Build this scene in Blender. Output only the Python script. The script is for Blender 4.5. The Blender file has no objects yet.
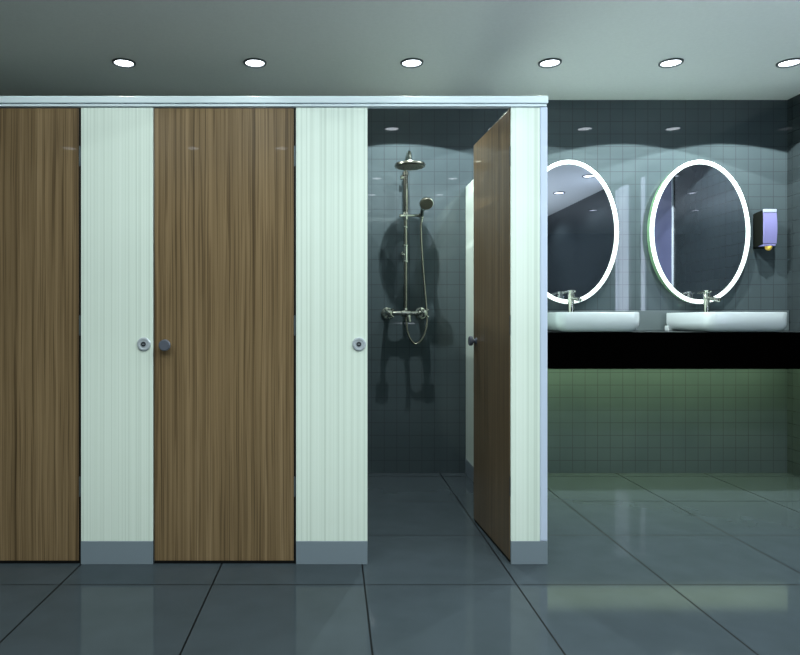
import bpy, bmesh, math, random
from math import pi, sin, cos, radians
from mathutils import Vector, Matrix
random.seed(4)
SC = bpy.context.scene
C = SC.collection

# ------------------------------------------------------------------ materials
def srgb(r, g, b):
    f = lambda c: (c/255/12.92) if c/255 <= .04045 else ((c/255+.055)/1.055)**2.4
    return (f(r), f(g), f(b), 1)

def mat(name, col, rough=.5, metal=0, ior=1.5, spec=.5, emit=None, strength=0, coat=0):
    m = bpy.data.materials.new(name); m.use_nodes = True
    p = m.node_tree.nodes['Principled BSDF']
    p.inputs['Base Color'].default_value = col
    p.inputs['Roughness'].default_value = rough
    p.inputs['Metallic'].default_value = metal
    p.inputs['IOR'].default_value = ior
    p.inputs['Specular IOR Level'].default_value = spec
    p.inputs['Coat Weight'].default_value = coat
    if emit:
        p.inputs['Emission Color'].default_value = emit
        p.inputs['Emission Strength'].default_value = strength
    return m

class N:
    """small node helper"""
    def __init__(s, m):
        s.t = m.node_tree; s.p = s.t.nodes['Principled BSDF']
    def new(s, kind, **kw):
        n = s.t.nodes.new(kind)
        for k, v in kw.items(): setattr(n, k, v)
        return n
    def link(s, a, b): s.t.links.new(a, b)
    def math(s, op, a, b=None, c=None):
        n = s.new('ShaderNodeMath', operation=op)
        for i, v in enumerate((a, b, c)):
            if v is None: continue
            if isinstance(v, (int, float)): n.inputs[i].default_value = v
            else: s.link(v, n.inputs[i])
        return n.outputs[0]
    def coords(s, scale=(1, 1, 1), rand=0):
        tc = s.new('ShaderNodeTexCoord'); mp = s.new('ShaderNodeMapping')
        mp.inputs['Scale'].default_value = scale
        s.link(tc.outputs['Object'], mp.inputs['Vector'])
        if rand:
            oi = s.new('ShaderNodeObjectInfo')
            s.link(s.math('MULTIPLY', oi.outputs['Random'], rand), mp.inputs['Location'])
        return mp.outputs['Vector']
    def noise(s, vec, scale, detail=2, rough=.5):
        n = s.new('ShaderNodeTexNoise'); n.inputs['Scale'].default_value = scale
        n.inputs['Detail'].default_value = detail; n.inputs['Roughness'].default_value = rough
        s.link(vec, n.inputs['Vector']); return n.outputs['Fac']
    def ramp(s, fac, stops):
        r = s.new('ShaderNodeValToRGB'); e = r.color_ramp.elements
        while len(e) < len(stops): e.new(.5)
        for q, (pos, col) in zip(e, stops): q.position = pos; q.color = col
        s.link(fac, r.inputs['Fac']); return r.outputs['Color']
    def mix(s, fac, a, b, blend='MIX'):
        n = s.new('ShaderNodeMix', data_type='RGBA', blend_type=blend)
        for sock, v in ((n.inputs[0], fac), (n.inputs[6], a), (n.inputs[7], b)):
            if isinstance(v, (int, float)): sock.default_value = v
            elif isinstance(v, tuple): sock.default_value = v
            else: s.link(v, sock)
        return n.outputs[2]
    def grid(s, axes, size, off, w):
        """1 on the joints of a square grid in object space"""
        tc = s.new('ShaderNodeTexCoord'); sx = s.new('ShaderNodeSeparateXYZ')
        s.link(tc.outputs['Object'], sx.inputs[0]); res = None
        for a, o in zip(axes, off):
            v = s.math('PINGPONG', s.math('ADD', sx.outputs[a], -o + 50*size), size/2)
            l = s.math('LESS_THAN', v, w/2)
            res = l if res is None else s.math('MAXIMUM', res, l)
        return res

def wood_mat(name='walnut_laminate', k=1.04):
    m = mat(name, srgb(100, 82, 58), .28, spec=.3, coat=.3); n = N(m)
    warp = n.noise(n.coords((.6, 1, .35), 21), 3, 2)
    va = n.new('ShaderNodeVectorMath', operation='ADD')
    cb = n.new('ShaderNodeCombineXYZ')
    n.link(n.math('MULTIPLY', n.math('SUBTRACT', warp, .5), .018), cb.inputs[0])
    n.link(n.coords((1, 1, .0045), 37), va.inputs[0]); n.link(cb.outputs[0], va.inputs[1]); v2 = va.outputs[0]
    a = n.noise(v2, 42, 4, .65)
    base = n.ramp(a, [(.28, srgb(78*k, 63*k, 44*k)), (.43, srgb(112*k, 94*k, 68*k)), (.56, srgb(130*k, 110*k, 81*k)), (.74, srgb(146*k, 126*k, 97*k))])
    v3 = n.new('ShaderNodeVectorMath', operation='MULTIPLY'); n.link(v2, v3.inputs[0]); v3.inputs[1].default_value = (1, 1, 1.8)
    f = n.noise(v3.outputs[0], 210, 2, .5)
    fine = n.ramp(f, [(.36, srgb(164, 158, 152)), (.5, (1, 1, 1, 1))])
    n.link(n.mix(.7, base, fine, 'MULTIPLY'), n.p.inputs['Base Color'])
    return m

def panel_mat():
    m = mat('pale_green_laminate', srgb(205, 228, 215), .3, spec=.4); n = N(m)
    v = n.coords((1, 1, .0015), 13)
    a = n.noise(v, 70, 4, .65)
    n.link(n.ramp(a, [(.34, srgb(202, 218, 207)), (.5, srgb(223, 238, 228)), (.7, srgb(232, 245, 237))]), n.p.inputs['Base Color'])
    return m

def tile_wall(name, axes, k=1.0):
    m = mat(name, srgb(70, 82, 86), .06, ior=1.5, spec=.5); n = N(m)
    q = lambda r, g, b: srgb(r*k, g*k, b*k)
    g = n.grid(axes, .0856, (0.0, 0.0), .0036)
    cl = n.noise(n.coords(), 2.2, 3)
    base = n.ramp(cl, [(.3, q(63, 74, 79)), (.7, q(71, 82, 86))])
    n.link(n.mix(g, base, q(55, 62, 67)), n.p.inputs['Base Color'])
    n.p.inputs['Roughness'].default_value = .025
    return m

def floor_mat():
    m = mat('floor_tile', srgb(60, 70, 77), .12, spec=.07); n = N(m)
    g = n.grid((0, 1), .6, (.12, .2), .0065)
    cl = n.noise(n.coords(), 7, 4)
    base = n.ramp(cl, [(.3, srgb(58, 67, 72)), (.7, srgb(62, 71, 77))])
    n.link(n.mix(g, base, srgb(14, 17, 20)), n.p.inputs['Base Color'])
    n.link(n.math('ADD', n.math('MULTIPLY', g, .5), .075), n.p.inputs['Roughness'])
    return m

def ceiling_mat():
    m = mat('ceiling_paint', srgb(225, 232, 228), .85, spec=.07); n = N(m)
    cl = n.noise(n.coords(), 60, 3)
    n.link(n.ramp(cl, [(.3, srgb(212, 217, 213)), (.7, srgb(216, 221, 217))]), n.p.inputs['Base Color'])
    return m

M = dict(
    wood=wood_mat(), wood_shaded=wood_mat('walnut_laminate_shaded', .88), panel=panel_mat(), floor=floor_mat(), ceil=ceiling_mat(),  # second walnut is the same wood with the open door's shade in its colour
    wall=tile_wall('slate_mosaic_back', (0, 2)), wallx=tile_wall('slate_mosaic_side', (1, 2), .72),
    plinth=mat('plinth_grey', srgb(122, 136, 146), .35, spec=.4),
    alu=mat('pale_aluminium', srgb(214, 230, 236), .35, spec=.5),
    lav=mat('edge_aluminium', srgb(196, 210, 232), .3),
    rail_shade_strip=mat('rail_gap_shade', srgb(84, 98, 108), .5),  # dark colour stands for the shade in the rail gap
    black=mat('gap_shade', srgb(14, 14, 14), .6, spec=.2),  # black strips that stand in for the dark gaps round the doors
    fascia=mat('black_fascia', (.0006, .0006, .0006, 1), .6, spec=0),
    knob=mat('gunmetal', srgb(90, 96, 108), .4, metal=.15),
    rosette=mat('satin_metal', srgb(190, 200, 208), .3, metal=.25),
    dark=mat('dark_slot', srgb(40, 46, 54), .4),
    chrome=mat('chrome', srgb(182, 184, 174), .1, metal=1),
    brushed=mat('brushed_steel', srgb(138, 137, 127), .25, metal=1),
    rubber=mat('spray_face', srgb(92, 90, 78), .45, metal=.4),
    ceramic=mat('white_ceramic', srgb(196, 206, 210), .12, spec=.5, coat=.2),
    worktop=mat('counter_dark', srgb(34, 39, 41), .4, spec=.2),
    top=mat('counter_grey', srgb(84, 95, 98), .35),
    mirror=mat('mirror_glass', srgb(205, 208, 220), .01, metal=1),
    ring=mat('mirror_light', srgb(240, 248, 245), .4, emit=srgb(238, 250, 246), strength=.85),
    mside=mat('mirror_edge', srgb(120, 160, 125), .2, ior=1.5),
    disc=mat('lamp_disc', (1, 1, 1, 1), .5, emit=srgb(236, 244, 255), strength=9),
    trim=mat('lamp_trim', srgb(70, 78, 78), .4),
    led=mat('led_green', srgb(64, 74, 62), .5, emit=srgb(158, 180, 146), strength=2.3),
    disp=mat('lavender_plastic', srgb(122, 120, 170), .35, spec=.3),
    dispcap=mat('pale_plastic', srgb(160, 168, 196), .35),
    dispside=mat('dark_plastic', srgb(24, 27, 24), .6, spec=.03),
    yellow=mat('yellow_nozzle', srgb(224, 190, 84), .3, emit=srgb(224, 180, 60), strength=.15),
    dleaf=mat('frosted_pane', srgb(96, 100, 132), .35, emit=srgb(170, 178, 225), strength=.02),
    dframe=mat('glowing_window_frame', srgb(225, 234, 240), .4, emit=srgb(205, 218, 245), strength=8),  # glow put into the frame bars so the tiles mirror them brightly
    dedge=mat('door_edge_white', srgb(225, 234, 240), .4),
    hinge=mat('hinge_steel', srgb(96, 108, 116), .35, metal=.6),
    absorber=mat('bounce_absorber', srgb(60, 70, 74), .6),  # dark colour for unseen stall faces, soaks up bounced light
)

# ------------------------------------------------------------------ mesh helpers
def box(bm, x0, x1, y0, y1, z0, z1, bev=0, seg=2):
    vs = [bm.verts.new(p) for p in ((x0,y0,z0),(x1,y0,z0),(x1,y1,z0),(x0,y1,z0),(x0,y0,z1),(x1,y0,z1),(x1,y1,z1),(x0,y1,z1))]
    fs = [bm.faces.new([vs[i] for i in f]) for f in ((0,3,2,1),(4,5,6,7),(0,1,5,4),(1,2,6,5),(2,3,7,6),(3,0,4,7))]
    if bev:
        es = list({e for f in fs for e in f.edges})
        bmesh.ops.bevel(bm, geom=es, offset=bev, segments=seg, affect='EDGES', profile=.5)
    return bm
def BOX(*a, **k): return box(bmesh.new(), *a, **k)

def loft(bm, loops, cap0=True, cap1=True, closed=True):
    rs = [[bm.verts.new(p) for p in L] for L in loops]
    n = len(rs[0])
    for a, b in zip(rs, rs[1:]):
        for i in range(n if closed else n-1):
            j = (i+1) % n
            bm.faces.new((a[i], a[j], b[j], b[i]))
    if cap0: bm.faces.new(rs[0][::-1])
    if cap1: bm.faces.new(rs[-1])
    return bm

def lathe(bm, c, axis, prof, n=32):
    """prof: (radius, distance along axis)"""
    ax = Vector(axis).normalized()
    u = ax.orthogonal().normalized(); v = ax.cross(u)
    c = Vector(c)
    loops = [[c + ax*h + u*(r*cos(2*pi*i/n)) + v*(r*sin(2*pi*i/n)) for i in range(n)] for r, h in prof]
    return loft(bm, loops)

def catmull(P, k=10):
    P = [Vector(p) for p in P]; Q = [P[0]*2-P[1]] + P + [P[-1]*2-P[-2]]; out = []
    for i in range(1, len(Q)-2):
        a, b, c, d = Q[i-1:i+3]
        for j in range(k):
            t = j/k
            out.append(.5*((2*b)+(c-a)*t+(2*a-5*b+4*c-d)*t*t+(3*b-a-3*c+d)*t**3))
    return out + [P[-1]]

def tube(bm, path, r, n=16):
    path = [Vector(p) for p in path]
    loops = []; u = None
    for i, p in enumerate(path):
        t = (path[min(i+1, len(path)-1)] - path[max(i-1, 0)]).normalized()
        if u is None: u = t.orthogonal().normalized()
        u = (u - t*u.dot(t)).normalized(); v = t.cross(u)
        rr = r[i] if isinstance(r, (list, tuple)) else r
        loops.append([p + u*(rr*cos(2*pi*k/n)) + v*(rr*sin(2*pi*k/n)) for k in range(n)])
    return loft(bm, loops)

def obj(name, bm, m, parent=None, smooth=None):
    bmesh.ops.recalc_face_normals(bm, faces=bm.faces[:])
    me = bpy.data.meshes.new(name); bm.to_mesh(me); bm.free()
    me.materials.append(m)
    if smooth is not None:
        for p in me.polygons: p.use_smooth = True
        me.set_sharp_from_angle(angle=radians(smooth))
    o = bpy.data.objects.new(name, me); C.objects.link(o)
    if parent: o.parent = parent
    return o

def tag(o, label, cat, group=None):
    o['label'] = label; o['category'] = cat
    if group: o['group'] = group
    return o
def thing(name, label, cat, loc=(0, 0, 0), rz=0, group=None):
    o = bpy.data.objects.new(name, None); C.objects.link(o)
    o.empty_display_size = .1
    o.location = loc; o.rotation_euler = (0, 0, rz)
    return tag(o, label, cat, group)
def struct(name, bm, m, parent=None, smooth=None):
    o = obj(name, bm, m, parent, smooth)
    if parent is None: o['kind'] = 'structure'
    return o
def dup(root, loc, label=None, group=None):
    r = root.copy(); C.objects.link(r); r.location = loc
    if label: r['label'] = label
    if group: r['group'] = group
    for ch in list(root.children):
        c = ch.copy(); C.objects.link(c); c.parent = r
        for g in list(ch.children):
            d = g.copy(); C.objects.link(d); d.parent = c
    return r

# ------------------------------------------------------------------ room shell
XL, XR, YB, YN, H = -2.62, 3.09, 4.5, -2.6, 2.543
FY = 2.82                                     # front face of the cubicles
struct('floor', BOX(XL-.1, XR+.1, YN-.1, YB+.1, -.1, 0), M['floor'])
struct('ceiling', BOX(XL-.1, XR+.1, YN-.1, YB+.1, H, H+.1), M['ceil'])
struct('wall_back', BOX(XL-.1, XR+.1, YB, YB+.1, 0, H), M['wall'])
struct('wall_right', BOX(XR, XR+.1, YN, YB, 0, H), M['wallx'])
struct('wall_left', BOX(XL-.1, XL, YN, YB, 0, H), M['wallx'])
struct('wall_front', BOX(XL-.1, XR+.1, YN-.1, YN, 0, H), M['wall'])
struct('wall_stall', BOX(XL, -1.694, FY, FY+.05, 0, 1.953), M['panel'])
# tall frosted window on the right wall: seen in the mirrors and in the glossy tiles
w1 = struct('window_1', BOX(XR-.012, XR-.002, 2.47, 2.875, .8, 2.46), M['dleaf'])
struct('frame', BOX(XR-.03, XR-.001, 1.90, 2.08, .8, 2.46), M['dframe'], w1)
struct('frame', BOX(XR-.02, XR-.001, 1.80, 1.82, .8, 2.46), M['dframe'], w1)
struct('frame', BOX(XR-.03, XR-.001, 2.42, 2.47, .8, 2.46), M['dframe'], w1)
struct('frame', BOX(XR-.014, XR-.001, 2.875, 2.886, .8, 2.46), M['dedge'], w1)

# ------------------------------------------------------------------ cubicle front
PT = 1.953
def partition(name, x0, x1, label, lock_x=None, post=None):
    t = thing(name, label, 'partition panel', (x0, FY, 0))
    w = x1 - x0
    obj('board', BOX(0, w, 0, .013, .098, PT, bev=.001), M['panel'], t)
    obj('absorber_board', BOX(.001, w-.001, .0132, .022, .098, PT-.001), M['absorber'], t)  # added unseen backing, kept dark to absorb light bouncing in the stalls
    pw = w + (post or 0)
    obj('plinth', BOX(0, pw, -.003, .022, 0, .098, bev=.001), M['plinth'], t)
    if post:
        obj('edge_post', BOX(w, w+post, -.004, .024, .0985, PT, bev=.004), M['lav'], t)
    if lock_x is not None:
        lx = lock_x - x0
        r = obj('lock_indicator', lathe(bmesh.new(), (lx, .001, .94), (0, -1, 0),
                [(.029, 0), (.029, .005), (.026, .008), (.02, .0085), (.0185, .006), (.012, .006), (.001, .006)]), M['rosette'], t, 40)
        s = bmesh.new()
        lathe(s, (lx-.001, -.0045, .94), (0, -1, 0), [(.0105, 0), (.0105, .002), (.0005, .002)], 20)
        obj('slot', s, M['dark'], r)
        obj('indicator_bar', BOX(lx-.006, lx+.004, -.0075, -.006, .939, .941), M['rosette'], r)
    return t
partition('partition_panel', -1.081, -.7735, 'pale green striped panel between the two closed wood doors, with round lock', lock_x=-.812)
partition('partition_panel', -.162, .143, 'pale green striped panel between the closed door and the open shower stall', lock_x=.107)
partition('partition_panel', .756, .880, 'narrow pale green end panel with metal edge post, right of the open door', post=.032)

rail = thing('head_rail', 'pale metal rail running along the top of the cubicle doors and panels', 'rail', (XL, FY, PT))
RL = .910 - XL
obj('fascia', BOX(0, RL+.003, -.012, .03, .0135, .0445, bev=.004), M['alu'], rail)
obj('lower_strip', BOX(0, RL-.003, -.008, .026, .0005, .0105, bev=.002), M['alu'], rail)
obj('rail_shade_strip', BOX(0, RL-.004, .001, .024, .009, .014), M['rail_shade_strip'], rail)

DW = .604
def stall_door(hx, hy, rz, label, wood='wood'):
    """origin on the hinge line at the floor; the leaf runs towards -X, its front looks to -Y"""
    t = thing('stall_door', label, 'door', (hx, hy, 0), rz)
    obj('leaf', BOX(-DW, -.008, 0, .028, .014, PT-.003, bev=.0012), M[wood], t)
    obj('bottom_gap_shade', BOX(-DW, 0, .002, .026, .004, .0145), M['black'], t)  # painted dark gap under the leaf, not a fitted seal
    obj('side_gap_shade', BOX(-.0085, 0, .003, .027, .0145, PT-.003), M['black'], t)  # likewise for the dark gap on the hinge side
    for z in (.33, 1.02, 1.745):
        h = bmesh.new()
        lathe(h, (-.0035, .004, z-.04), (0, 0, 1), [(.0045, 0), (.0045, .08)], 14)
        lathe(h, (-.0035, .004, z-.044), (0, 0, 1), [(.003, 0), (.003, .088)], 14)
        obj('hinge', h, M['hinge'], t, 40)
    k = bmesh.new()
    lathe(k, (-DW+.052, 0, .936), (0, -1, 0), [(.016, 0), (.016, .004), (.009, .006), (.009, .018), (.023, .02), (.0245, .023), (.0245, .034), (.021, .037), (.001, .037)], 28)
    obj('knob', k, M['knob'], t, 40)
    return t
stall_door(-.1645, FY+.002, 0, 'closed walnut-brown stall door with round dark knob, between two pale panels')
stall_door(-1.084, FY+.002, 0, 'closed walnut-brown stall door cut off by the left edge of the photo')
stall_door(.7535, FY+.006, radians(-87.3), 'walnut-brown stall door standing open into the shower stall', 'wood_shaded')  # shaded walnut: darker colour for the leaf seen at a grazing angle

def divider(x, label, m='panel', th=.014):
    t = thing('stall_divider', label, 'divider', (x, FY+.03, 0))
    L = YB - FY - .032
    obj('board', BOX(0, th, 0, L, .098, PT-.002, bev=.001), M[m], t)
    obj('plinth', BOX(-.003, th+.002, 0, L, 0, .098, bev=.001), M['plinth'], t)
    return t
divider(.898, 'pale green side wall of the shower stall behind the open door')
divider(-.021, 'dividing wall on the left of the open shower stall, darkened to cut bounced light', 'absorber')  # unseen divider; its dark colour is put in to cut bounced light
divider(-.936, 'dividing wall behind the panel between the two closed doors, darkened to cut bounced light', 'absorber')

# ------------------------------------------------------------------ shower
sh = thing('shower_set', 'chrome rain shower with riser pipe, hand shower and mixer on the stall wall', 'shower', (.48, YB, 0))
def SH(x, y, z): return (x-.48, y-YB, z)
rx, ry = .48, 4.43
b = bmesh.new(); tube(b, [SH(rx, ry, 1.09), SH(rx, ry, 1.78)], .0128)
riser = obj('riser_pipe', b, M['brushed'], sh, 40)
b = bmesh.new(); lathe(b, SH(rx, ry, 1.77), (0, 0, 1), [(.015, 0), (.017, .004), (.017, .24), (.0205, .243), (.0205, .268), (.012, .272)], 20)
obj('upper_sleeve', b, M['brushed'], sh, 40)
b = bmesh.new(); lathe(b, SH(rx, ry-.0, 2.0), (-1, 0, 0), [(.013, -.006), (.013, .02), (.016, .024), (.016, .034), (.001, .036)], 18)
obj('angle_screw', b, M['chrome'], sh, 40)
arm = catmull([SH(rx, ry, 2.03), SH(rx, ry-.005, 2.06), SH(rx, ry-.05, 2.105), SH(rx, ry-.14, 2.125), SH(rx, ry-.22, 2.112), SH(rx, ry-.257, 2.08), SH(rx, ry-.26, 2.043)], 8)
b = bmesh.new(); tube(b, arm, .0105); obj('shower_arm', b, M['chrome'], sh, 60)
hc = SH(rx, 4.17, 2.021)
b = bmesh.new(); lathe(b, hc, (0, 0, 1), [(.088, -.012), (.097, -.008), (.098, 0), (.094, .008), (.05, .013), (.02, .018), (.016, .03), (.001, .032)], 48)
head = obj('rain_head', b, M['brushed'], sh, 40)
b = bmesh.new(); lathe(b, hc, (0, 0, -1), [(.087, .011), (.085, .0145), (.001, .0145)], 40)
for r, n in ((.02, 6), (.042, 12), (.064, 18)):
    for i in range(n):
        a = 2*pi*i/n
        lathe(b, (hc[0]+r*cos(a), hc[1]+r*sin(a), hc[2]-.0143), (0, 0, -1), [(.003, 0), (.002, .003)], 8)
obj('spray_face', b, M['rubber'], head, 40)
# wall bracket on the riser
b = bmesh.new()
for z in (1.435, 1.54): lathe(b, SH(rx, ry, z-.005), (0, 0, 1), [(.019, 0), (.0205, .002), (.0205, .009), (.019, .011)], 20)
lathe(b, SH(rx, ry, 1.435), (0, 0, 1), [(.0155, 0), (.0155, .105)], 20)
lathe(b, SH(rx-.004, ry, 1.487), (0, 1, 0), [(.012, 0), (.012, .05), (.024, .055), (.026, .066)], 20)
lathe(b, SH(rx, ry, 1.482), (-1, -.25, 0), [(.011, .008), (.011, .026), (.008, .03)], 16)
obj('wall_bracket', b, M['chrome'], sh, 40)
# sliding holder and hand shower
b = bmesh.new()
lathe(b, SH(rx, ry, 1.715), (0, 0, 1), [(.017, 0), (.0195, .003), (.0195, .05), (.017, .053)], 20)
lathe(b, SH(rx-.042, ry-.012, 1.742), (1, 0, 0), [(.010, 0), (.010, .018), (.0085, .02), (.0085, .13), (.0085, .132)], 16)
lathe(b, SH(rx, ry, 1.66), (0, 0, 1), [(.0145, 0), (.0155, .002), (.0155, .01), (.0145, .012)], 20)
lathe(b, SH(.585, ry-.012, 1.722), (0, -.25, 1), [(.012, 0), (.016, .004), (.017, .034), (.013, .036)], 18)
obj('slide_holder', b, M['chrome'], sh, 40)
b = bmesh.new()
hp = catmull([SH(.585, ry-.006, 1.70), SH(.585, ry-.02, 1.735), SH(.584, ry-.09, 1.775), SH(.582, ry-.20, 1.797), SH(.582, ry-.26, 1.79)], 8)
tube(b, hp, [.0105 + .003*sin(pi*i/(len(hp)-1)) for i in range(len(hp))])
fc = Vector(SH(.582, 4.152, 1.773)); fn = Vector((0, -1, -.75)).normalized()
lathe(b, fc, -fn, [(.041, 0), (.044, .004), (.042, .014), (.022, .024), (.001, .026)], 32)
hs = obj('hand_shower', b, M['chrome'], sh, 40)
b = bmesh.new(); lathe(b, fc, fn, [(.0405, -.001), (.039, .003), (.001, .003)], 32); obj('spray_face', b, M['rubber'], hs, 40)
hose = catmull([SH(.585, ry-.004, 1.705), SH(.583, ry, 1.66), SH(.587, ry, 1.55), SH(.60, ry-.005, 1.35), SH(.615, ry-.02, 1.15), SH(.617, ry-.04, 1.02),
                SH(.588, ry-.05, .925), SH(.54, ry-.05, .885), SH(.50, ry-.045, .93), SH(.484, ry-.035, 1.0), SH(.482, ry-.02, 1.075)], 10)
b = bmesh.new(); tube(b, hose, .0072, 12); obj('hose', b, M['brushed'], sh, 60)
# mixer
by = 4.405; bz = 1.088
b = bmesh.new()
lathe(b, SH(.345, by, bz), (1, 0, 0), [(.012, 0), (.025, .004), (.027, .02), (.025, .04), (.0165, .048), (.0165, .1), (.022, .105), (.022, .165), (.0165, .17), (.0165, .215), (.025, .223), (.027, .243), (.025, .259), (.012, .263)], 24)
lathe(b, SH(rx, by, bz), (0, .3, 1), [(.015, 0), (.015, .03), (.012, .034)], 18)
obj('mixer_body', b, M['chrome'], sh, 40)
for x in (.361, .590):
    b = bmesh.new()
    lathe(b, SH(x, YB, bz), (0, -1, 0), [(.041, 0), (.040, .008), (.026, .016), (.015, .02), (.015, .09)], 28)
    obj('wall_flange', b, M['chrome'], sh, 40)
    b = bmesh.new()
    lathe(b, SH(x, by, bz), (0, -1, 0), [(.019, .01), (.019, .03), (.014, .04), (.014, .07), (.017, .074), (.017, .096), (.012, .1)], 24)
    for k in range(4):
        a = pi/4 + k*pi/2
        lathe(b, SH(x, by-.085, bz), (cos(a), 0, sin(a)), [(.006, .01), (.0055, .028), (.0085, .031), (.0085, .037), (.004, .040)], 14)
    obj('cross_handle', b, M['chrome'], sh, 40)
b = bmesh.new()
sp = catmull([SH(rx+.008, by, bz-.01), SH(rx+.012, by-.04, bz-.012), SH(rx+.012, by-.075, bz-.022), SH(rx+.012, by-.082, bz-.05)], 6)
tube(b, sp, .0115)
lathe(b, SH(rx+.012, by-.082, bz-.042), (0, 0, -1), [(.0135, 0), (.0135, .016), (.01, .017)], 18)
obj('spout', b, M['chrome'], sh, 50)

# ------------------------------------------------------------------ vanity
CX0, CX1 = .925, 3.085
ct = thing('vanity_counter', 'long black-fronted counter along the back wall carrying both basins', 'counter', (CX0, YB, 0))
W = CX1 - CX0
obj('countertop', BOX(0, W, -.495, -.002, .925, .97, bev=.002), M['worktop'], ct)
obj('fascia', BOX(0, W, -.505, -.475, .746, .969, bev=.002), M['fascia'], ct)
obj('splashback', BOX(0, W, -.026, -.002, .9705, 1.107, bev=.002), M['top'], ct)
ls = thing('light_strip', 'greenish light strip hidden under the black counter against the wall', 'light', (CX0, YB, .75))
obj('housing', BOX(.02, W-.02, -.05, -.003, .158, .172), M['dedge'], ls)
obj('diffuser', BOX(.03, W-.02, -.045, -.004, .01, .1575, bev=.004), M['led'], ls)
la = bpy.data.lights.new('led_tape', 'AREA'); la.shape = 'RECTANGLE'; la.size = 2.05; la.size_y = .2
la.energy = 19; la.color = (.72, .92, .47)
lo = bpy.data.objects.new('led_tape', la); C.objects.link(lo); lo.location = (1.98, 4.265, .915)

def rrect(cx, cy, hx, hy, r0, z, n=8, rb=None):
    pts = []
    for (sx, sy, a0) in ((1, 1, 0), (-1, 1, pi/2), (-1, -1, pi), (1, -1, 3*pi/2)):
        r = rb if rb and sy > 0 else r0
        for k in range(n+1):
            a = a0 + pi/2*k/n
            pts.append((cx+sx*(hx-r)+r*cos(a), cy+sy*(hy-r)+r*sin(a), z))
    return pts
def basin(x, label):
    t = thing('wash_basin', label, 'basin', (x, 4.197, .97))
    hx, hy, h = .254, .247, .1205
    L = []
    R = .055
    for k in range(9):                                # rolled lower edge
        a = pi/2*k/8
        ins = R*(1-sin(a)); L.append(rrect(0, 0, hx-ins, hy-ins, max(.062-ins*.75, .012), .0008+R*(1-cos(a)), rb=.012))
    L.append(rrect(0, 0, hx, hy, .062, h-.006, rb=.012))
    L.append(rrect(0, 0, hx-.002, hy-.002, .060, h-.001, rb=.012))
    L.append(rrect(0, 0, hx-.006, hy-.006, .056, h, rb=.012))
    iy = -.045                                        # bowl is shifted forward, leaving a tap deck
    L.append(rrect(0, iy, hx-.018, hy-.018-.045, .05, h))
    L.append(rrect(0, iy, hx-.021, hy-.021-.045, .05, h-.004))
    L.append(rrect(0, iy, hx-.03, hy-.03-.045, .06, .05))
    L.append(rrect(0, iy, hx-.06, hy-.06-.045, .06, .026))
    L.append(rrect(0, iy, .03, .03, .02, .02))
    body = bmesh.new(); loft(body, L)
    obj('bowl', body, M['ceramic'], t, 45)
    obj('back_plate', BOX(-hx-.002, hx-.07, hy-.03, hy+.012, .0005, .035, bev=.003), M['ceramic'], t)
    d = bmesh.new(); lathe(d, (0, iy, .0195), (0, 0, 1), [(.022, 0), (.022, .003), (.018, .004), (.001, .002)], 24)
    obj('drain', d, M['chrome'], t, 40)
    return t
bz0 = .97 + .1205
B1, B2 = 1.596, 2.488
basin(B1, 'white rectangular basin beside the cubicle end panel, left of the two')
basin(B2, 'white rectangular basin nearest the soap dispenser, right of the two')

def tap(x, label):
    t = thing('basin_tap', label, 'tap', (x, 4.345, bz0))
    b = bmesh.new()
    lathe(b, (0, 0, .0005), (0, 0, 1), [(.025, 0), (.025, .004), (.0195, .006), (.0195, .125), (.017, .128), (.017, .132)], 28)
    obj('body', b, M['chrome'], t, 40)
    b = bmesh.new()
    tube(b, [(0, 0, .098), (.007, -.05, .092), (.017, -.10, .083)], .0125)
    lathe(b, (.0165, -.098, .083), (.15, -1, -.08), [(.0135, 0), (.0135, .012), (.009, .013), (.008, .006)], 20)
    obj('spout', b, M['chrome'], t, 50)
    b = bmesh.new()
    lathe(b, (0, 0, .132), (0, 0, 1), [(.019, 0), (.0195, .002), (.0195, .012), (.016, .016), (.001, .017)], 24)
    tube(b, [(.028, -.004, .1415), (0, 0, .1405), (-.03, -.008, .137), (-.07, -.02, .128)], [.006, .008, .007, .0055])
    obj('lever', b, M['chrome'], t, 50)
    return t
tap(B1-.036, 'slim chrome mixer tap on the left basin below the half-hidden mirror')
tap(B2-.036, 'slim chrome mixer tap on the right basin below the fully visible mirror')

# ------------------------------------------------------------------ mirrors
def ell(a, b_, y, n=96): return [(a*cos(2*pi*i/n), y, b_*sin(2*pi*i/n)) for i in range(n)]
def mirror(x, label):
    t = thing('oval_mirror', label, 'mirror', (x, YB, 1.636))
    a, b_ = .337, .484
    bm = bmesh.new(); loft(bm, [ell(a-.012, b_-.012, -.001), ell(a-.004, b_-.004, -.004), ell(a-.002, b_-.002, -.050)])
    obj('backing', bm, M['mside'], t, 40)
    bm = bmesh.new()
    loft(bm, [ell(a-.027, b_-.027, -.0505), ell(a, b_, -.0505), ell(a, b_, -.058), ell(a-.003, b_-.003, -.060), ell(a-.024, b_-.024, -.060), ell(a-.027, b_-.027, -.057)], False, False)
    n = 96
    obj('light_ring', bm, M['ring'], t, 40)
    bm = bmesh.new(); loft(bm, [ell(a-.0275, b_-.0275, -.0505), ell(a-.0275, b_-.0275, -.055)])
    obj('glass', bm, M['mirror'], t, 40)
    return t
mirror(1.580, 'oval light-rimmed mirror partly hidden by the cubicle end panel')
mirror(2.465, 'oval light-rimmed mirror in full view beside the soap dispenser')

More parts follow.
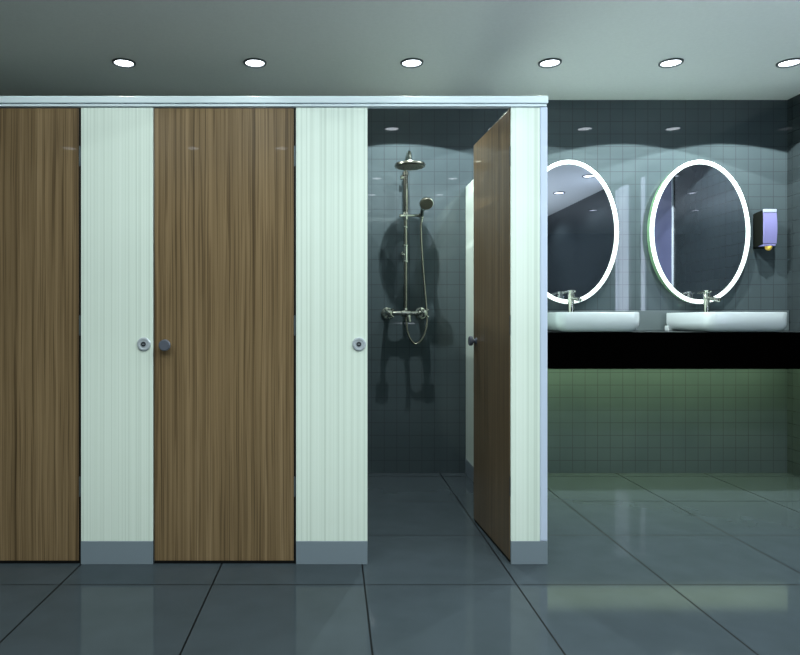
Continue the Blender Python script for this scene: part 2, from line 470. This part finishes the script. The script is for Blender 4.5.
# ------------------------------------------------------------------ soap dispenser
sd = thing('soap_dispenser', 'lavender and dark wall soap dispenser with yellow nozzle right of the mirrors', 'soap dispenser', (2.899, YB, 1.54))
b = bmesh.new()
loft(b, [[(sx*.043, 0, z) for sx, z in ((-1, -.013), (1, -.013), (1, .225), (-1, .225))],
         [(sx*.043, -.109, z) for sx, z in ((-1, .008), (1, .008), (1, .238), (-1, .238))]])
bmesh.ops.bevel(b, geom=b.edges[:], offset=.003, segments=2, affect='EDGES')
obj('housing', b, M['dispside'], sd, 30)
b = bmesh.new(); L = []
for k in range(9):
    q = k/8; z = .012 + q*.205; L.append([(-.0435, -.108, z), (.0435, -.108, z), (.0435, -.112-.008*sin(pi*q), z), (-.0435, -.112-.008*sin(pi*q), z)])
loft(b, L); obj('front_cover', b, M['disp'], sd, 30)
obj('top_cap', BOX(-.044, .044, -.115, -.105, .2175, .2405, bev=.003), M['dispcap'], sd)
obj('tray', BOX(-.04, .04, -.11, -.012, -.004, .0085, bev=.003), M['disp'], sd)
b = bmesh.new(); lathe(b, (.004, -.085, .008), (0, -.25, -1), [(.017, 0), (.021, .012), (.021, .024), (.016, .034), (.007, .040), (.001, .041)], 24)
obj('nozzle', b, M['yellow'], sd, 50)

# ------------------------------------------------------------------ downlights
def lamp(energy, size=134, blend=.025):
    l = bpy.data.lights.new('spot_lamp', 'SPOT'); l.energy = energy
    l.spot_size = radians(size); l.spot_blend = blend; l.shadow_soft_size = .008
    l.color = (.92, 1.0, .96)
    return l
FRONT, BACK = 19, 92
dl0 = thing('downlight', 'x', 'downlight', (0, 0, H))
b = bmesh.new(); n = 40
cl = lambda r, z: [(r*cos(2*pi*i/n), r*sin(2*pi*i/n), z) for i in range(n)]
loft(b, [cl(.0535, -.001), cl(.067, -.001), cl(.066, -.008), cl(.061, -.012), cl(.0545, -.009), cl(.0535, -.001)], False, False)
obj('trim_ring', b, M['trim'], dl0, 40)
b = bmesh.new(); lathe(b, (0, 0, -.001), (0, 0, -1), [(.053, 0), (.053, .0025), (.05, .003), (.001, .003)], 40)
obj('diffuser', b, M['disc'], dl0, 40)
cols = [-2.3, -1.222, -.46, .453, 1.256, 1.96, 2.65]
names = ['', 'ceiling downlight above the stall at the far left of the photo', 'ceiling downlight above the closed middle stall door',
         'ceiling downlight above the open shower stall', 'ceiling downlight above the end of the cubicles, next to the left mirror',
         'ceiling downlight above the gap between the two mirrors', 'ceiling downlight at the right edge of the photo']
LS = [lamp(BACK*1.08), lamp(FRONT*.85), lamp(FRONT*1.2, 146, .35), lamp(FRONT*1.8, 144, .4)]
LN = lamp(BACK*.45)
first = True
for r, y in enumerate((3.84, 2.03, 1.12, -.1)):
    for c, x in enumerate(cols):
        if c == 0 and r < 3: continue
        if r == 0: lab, grp = names[c], 'downlights in the row over the stalls and basins'
        else:
            lab = ['', 'ceiling downlight of the nearest row in front of the cubicles, seen only as a reflection',
                   'ceiling downlight of the second row in front of the cubicles, seen only as a reflection',
                   'ceiling downlight of the row farthest in front of the cubicles, seen only as a reflection'][r]
            grp = ['', 'downlights in the nearest row', 'downlights in the second row', 'downlights in the farthest row'][r]
        if first:
            d = dl0; d.location = (x, y, H); d['label'] = lab; d['group'] = grp; first = False
        else:
            d = dup(dl0, (x, y, H), lab, grp)
        lo = bpy.data.objects.new('spot_lamp', LN if r == 0 and c in (2, 4) else LS[r]); C.objects.link(lo); lo.location = (x, y, H-.016)

# added unseen fill light facing up to brighten the ceiling; no real lamp
la = bpy.data.lights.new('ceiling_fill', 'AREA'); la.shape = 'SQUARE'; la.size = 1.4
la.energy = 52; la.color = (.80, .90, 1.0)
lo = bpy.data.objects.new('ceiling_fill', la); C.objects.link(lo); lo.location = (1.5, .6, 1.0); lo.rotation_euler = (pi, 0, 0)

# ------------------------------------------------------------------ world, camera, colour
w = bpy.data.worlds.new('world'); SC.world = w; w.use_nodes = True
w.node_tree.nodes['Background'].inputs[0].default_value = (.4, .45, .45, 1)
w.node_tree.nodes['Background'].inputs[1].default_value = .1
cam = bpy.data.cameras.new('camera'); co = bpy.data.objects.new('camera', cam); C.objects.link(co)
co.location = (0, 0, 1.043); co.rotation_euler = (pi/2, 0, 0)
cam.sensor_fit = 'HORIZONTAL'; cam.sensor_width = 36; cam.lens = 36*660/800
cam.shift_x = (400-334)/800; cam.shift_y = (320-327.5)/800
cam.clip_start = .05
SC.camera = co
SC.view_settings.view_transform = 'Standard'
SC.view_settings.look = 'None'
SC.view_settings.exposure = 0
SC.view_settings.gamma = 1
